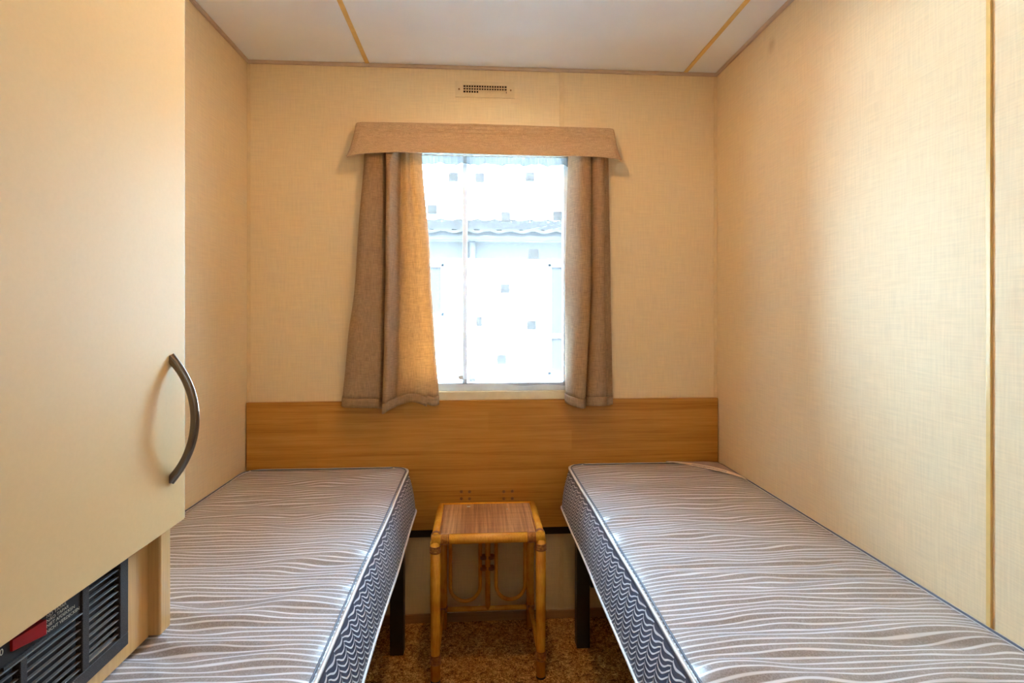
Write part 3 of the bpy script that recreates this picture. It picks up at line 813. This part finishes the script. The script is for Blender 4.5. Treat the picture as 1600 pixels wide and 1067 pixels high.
# ------------------------------------------------------------------ wardrobe with built-in heater
wd = thing('wardrobe', (0.14, -1.33, 0.585), 'cream door wardrobe unit hanging over the left mattress beside the camera', 'wardrobe')
WY0, WY1 = -1.064, -1.62
body = MB().box(0.0, 0.255, WY1, WY0-0.0, 0.589, 0.605)
body.box(0.0, 0.255, WY1, WY0, 0.605, H-0.002)
body.box(0.255, 0.273, WY1, WY0, 0.589, 0.6115); body.box(0.255, 0.273, WY1, -1.4215, 0.6115, H-0.002); body.box(0.255, 0.273, -1.1205, WY0, 0.6115, H-0.002); body.box(0.255, 0.273, -1.4215, -1.1205, 0.80, H-0.002)
body.build('carcass', M['beech'], wd)
MB().box(0.0, 0.293, WY0, -1.031, 0.589, H-0.002).build('end_panel', M['beech'], wd, bevel=0.004, label='beech end panel')
door = MB().box(0.295, 0.311, -1.585, -1.020, 0.773, 1.97).build('door', M['door'], wd, bevel=0.0022, label='cream laminate door')
MB().box(0.2955, 0.3105, -1.0199, -1.0192, 0.775, 1.968).build('edge_lipping', M['sill'], door)
# bow handle: flat arc with a groove along it
HY = -1.064
R_ = 0.156; sag = 0.0405
amax = math.asin(0.105/R_)
P = []
for i in range(41):
    a = -amax*1.02 + 2.04*amax*i/40
    P.append((0.311 + sag - R_ + R_*math.cos(a), HY, 0.961 + R_*math.sin(a)))
hm_ = MB()
def sect(off, ax_w, ax_h):
    pass
def hand(u, v):       # u round the section, v along the arc
    i = v*40; k = min(int(i), 39); f = i-k
    a = -amax*1.02 + 2.04*amax*v
    n = Vector((math.cos(a), 0, math.sin(a))); c = Vector((0.311+sag-R_, HY, 0.961)) + n*R_
    prof = [(-0.0070, -0.0042), (-0.0058, -0.0058), (0.0058, -0.0058), (0.0070, -0.0042), (0.0070, 0.0010), (0.0058, 0.0030), (0.0020, 0.0038),
            (0.0008, 0.0062), (-0.0008, 0.0062), (-0.0020, 0.0038), (-0.0058, 0.0030), (-0.0070, 0.0010)]
    q = prof[int(round(u*12)) % 12]
    grow = 1 + 0.25*abs(2*v-1)**6
    p = c + n*q[1] * grow + Vector((0, q[0]*1.05, 0))
    p.x = max(p.x, 0.3105)
    return p
hm_.grid(hand, 12, 60)
hm_.f.append(tuple(range(12))); 
hm_.build('handle', M['handle'], door, smooth=False, label='dark metal bow handle', bevel=0)

# built-in heater
ht = thing('fan_heater', (0.262, -1.27, 0.612), 'black fan heater with louvres and red switch built into the wardrobe side', 'heater')
HX0, HX1 = 0.266, 0.2765
hy0, hy1 = -1.420, -1.122      # near, far
fb = MB()
fb.box(HX0, HX1, hy0, hy1, 0.6120, 0.6320)             # bottom rail
fb.box(HX0, HX1, -1.1420, hy1, 0.632, 0.798)           # far stile
fb.box(HX0, HX1, -1.2235, -1.2100, 0.632, 0.798)       # divider
fb.box(HX0, HX1, -1.3285, -1.3180, 0.632, 0.716)       # divider
fb.box(HX0, HX1, hy0, -1.408, 0.632, 0.798)
fb.box(HX0, HX1-0.002, -1.1420, -1.2100, 0.780, 0.798)
fb.build('heater_frame', M['charcoal'], ht, bevel=0.0012)
MB().box(HX0, HX1-0.003, -1.408, -1.2235, 0.7185, 0.798).build('control_plate', M['dark'], ht)
MB().box(HX0, HX1+0.0006, -1.408, -1.2235, 0.7160, 0.7178).build('edge_trim', M['slat'], ht, bevel=0.0004)
MB().box(0.256, 0.2600, hy0+0.001, hy1-0.001, 0.612, 0.798).build('heater_back', M['dark'], ht)
for i in range(12):
    zz = 0.6395 + 0.0112*i + 0.0
    MB().box(0.2695, 0.2740, -1.2105, -1.1415, zz-0.0009, zz+0.0009).build('louvre', M['slat'], ht)
for (a, b) in ((-1.3185, -1.2230), (-1.4085, -1.3280)):
    for i in range(7):
        zz = 0.6380 + 0.0112*i
        MB().box(0.2695, 0.2740, a, b, zz-0.0009, zz+0.0009).build('louvre', M['slat'], ht)
MB().box(0.2602, 0.2700, -1.2100, -1.1425, 0.6325, 0.6345).build('reflection_strip', M['cove'], ht)  # beige strip painted in as the floor's reflection low in the cavity
# rocker switch, housing
MB().box(HX0, HX1, -1.352, -1.288, 0.7185, 0.7225).build('switch_housing', M['charcoal'], ht)
m = MB(); m.prism([(-1.340, 0.0030), (-1.295, 0.0085), (-1.295, -0.004), (-1.340, -0.004)], lambda p: (0.2735+p[1], p[0], 0.7285+(0.006 if p[0] < -1.33 else 0)), lambda p: (0.2735+p[1], p[0], 0.7480))
m.build('rocker_switch', M['red'], ht, bevel=0.0006, label='red rocker switch')
def text(body, y, z, size, sx=1.0):
    cu = bpy.data.curves.new('lettering', 'FONT'); cu.body = body; cu.size = size; cu.extrude = 0.0001; cu.align_x = 'LEFT'; cu.resolution_u = 3
    tmp = bpy.data.objects.new('lettering', cu); COL.objects.link(tmp)
    me = bpy.data.meshes.new_from_object(tmp.evaluated_get(bpy.context.evaluated_depsgraph_get()))
    bpy.data.objects.remove(tmp)
    me.materials.clear(); me.materials.append(M['letter'])
    wdt = max(v.co.x for v in me.vertices) or 1
    k = sx/wdt
    L = ht.location
    for v in me.vertices:
        x_, z_ = v.co.x*k, v.co.y
        v.co = (0.27372 + v.co.z - L.x, y + x_ - L.y, z + z_ - L.z)
    o = bpy.data.objects.new('lettering', me); COL.objects.link(o); o.parent = ht
for body, z, wdt in (('NO TAPAR', 0.7435, 0.035), ('N\u00c3O TAPAR', 0.7372, 0.039), ('NIET AFDEKKEN', 0.7308, 0.050), ('NICHT VERDECKEN', 0.7235, 0.059)):
    text(body, -1.285, z, 0.0062, wdt)
text('0', -1.3545, 0.7375, 0.011, 0.005)
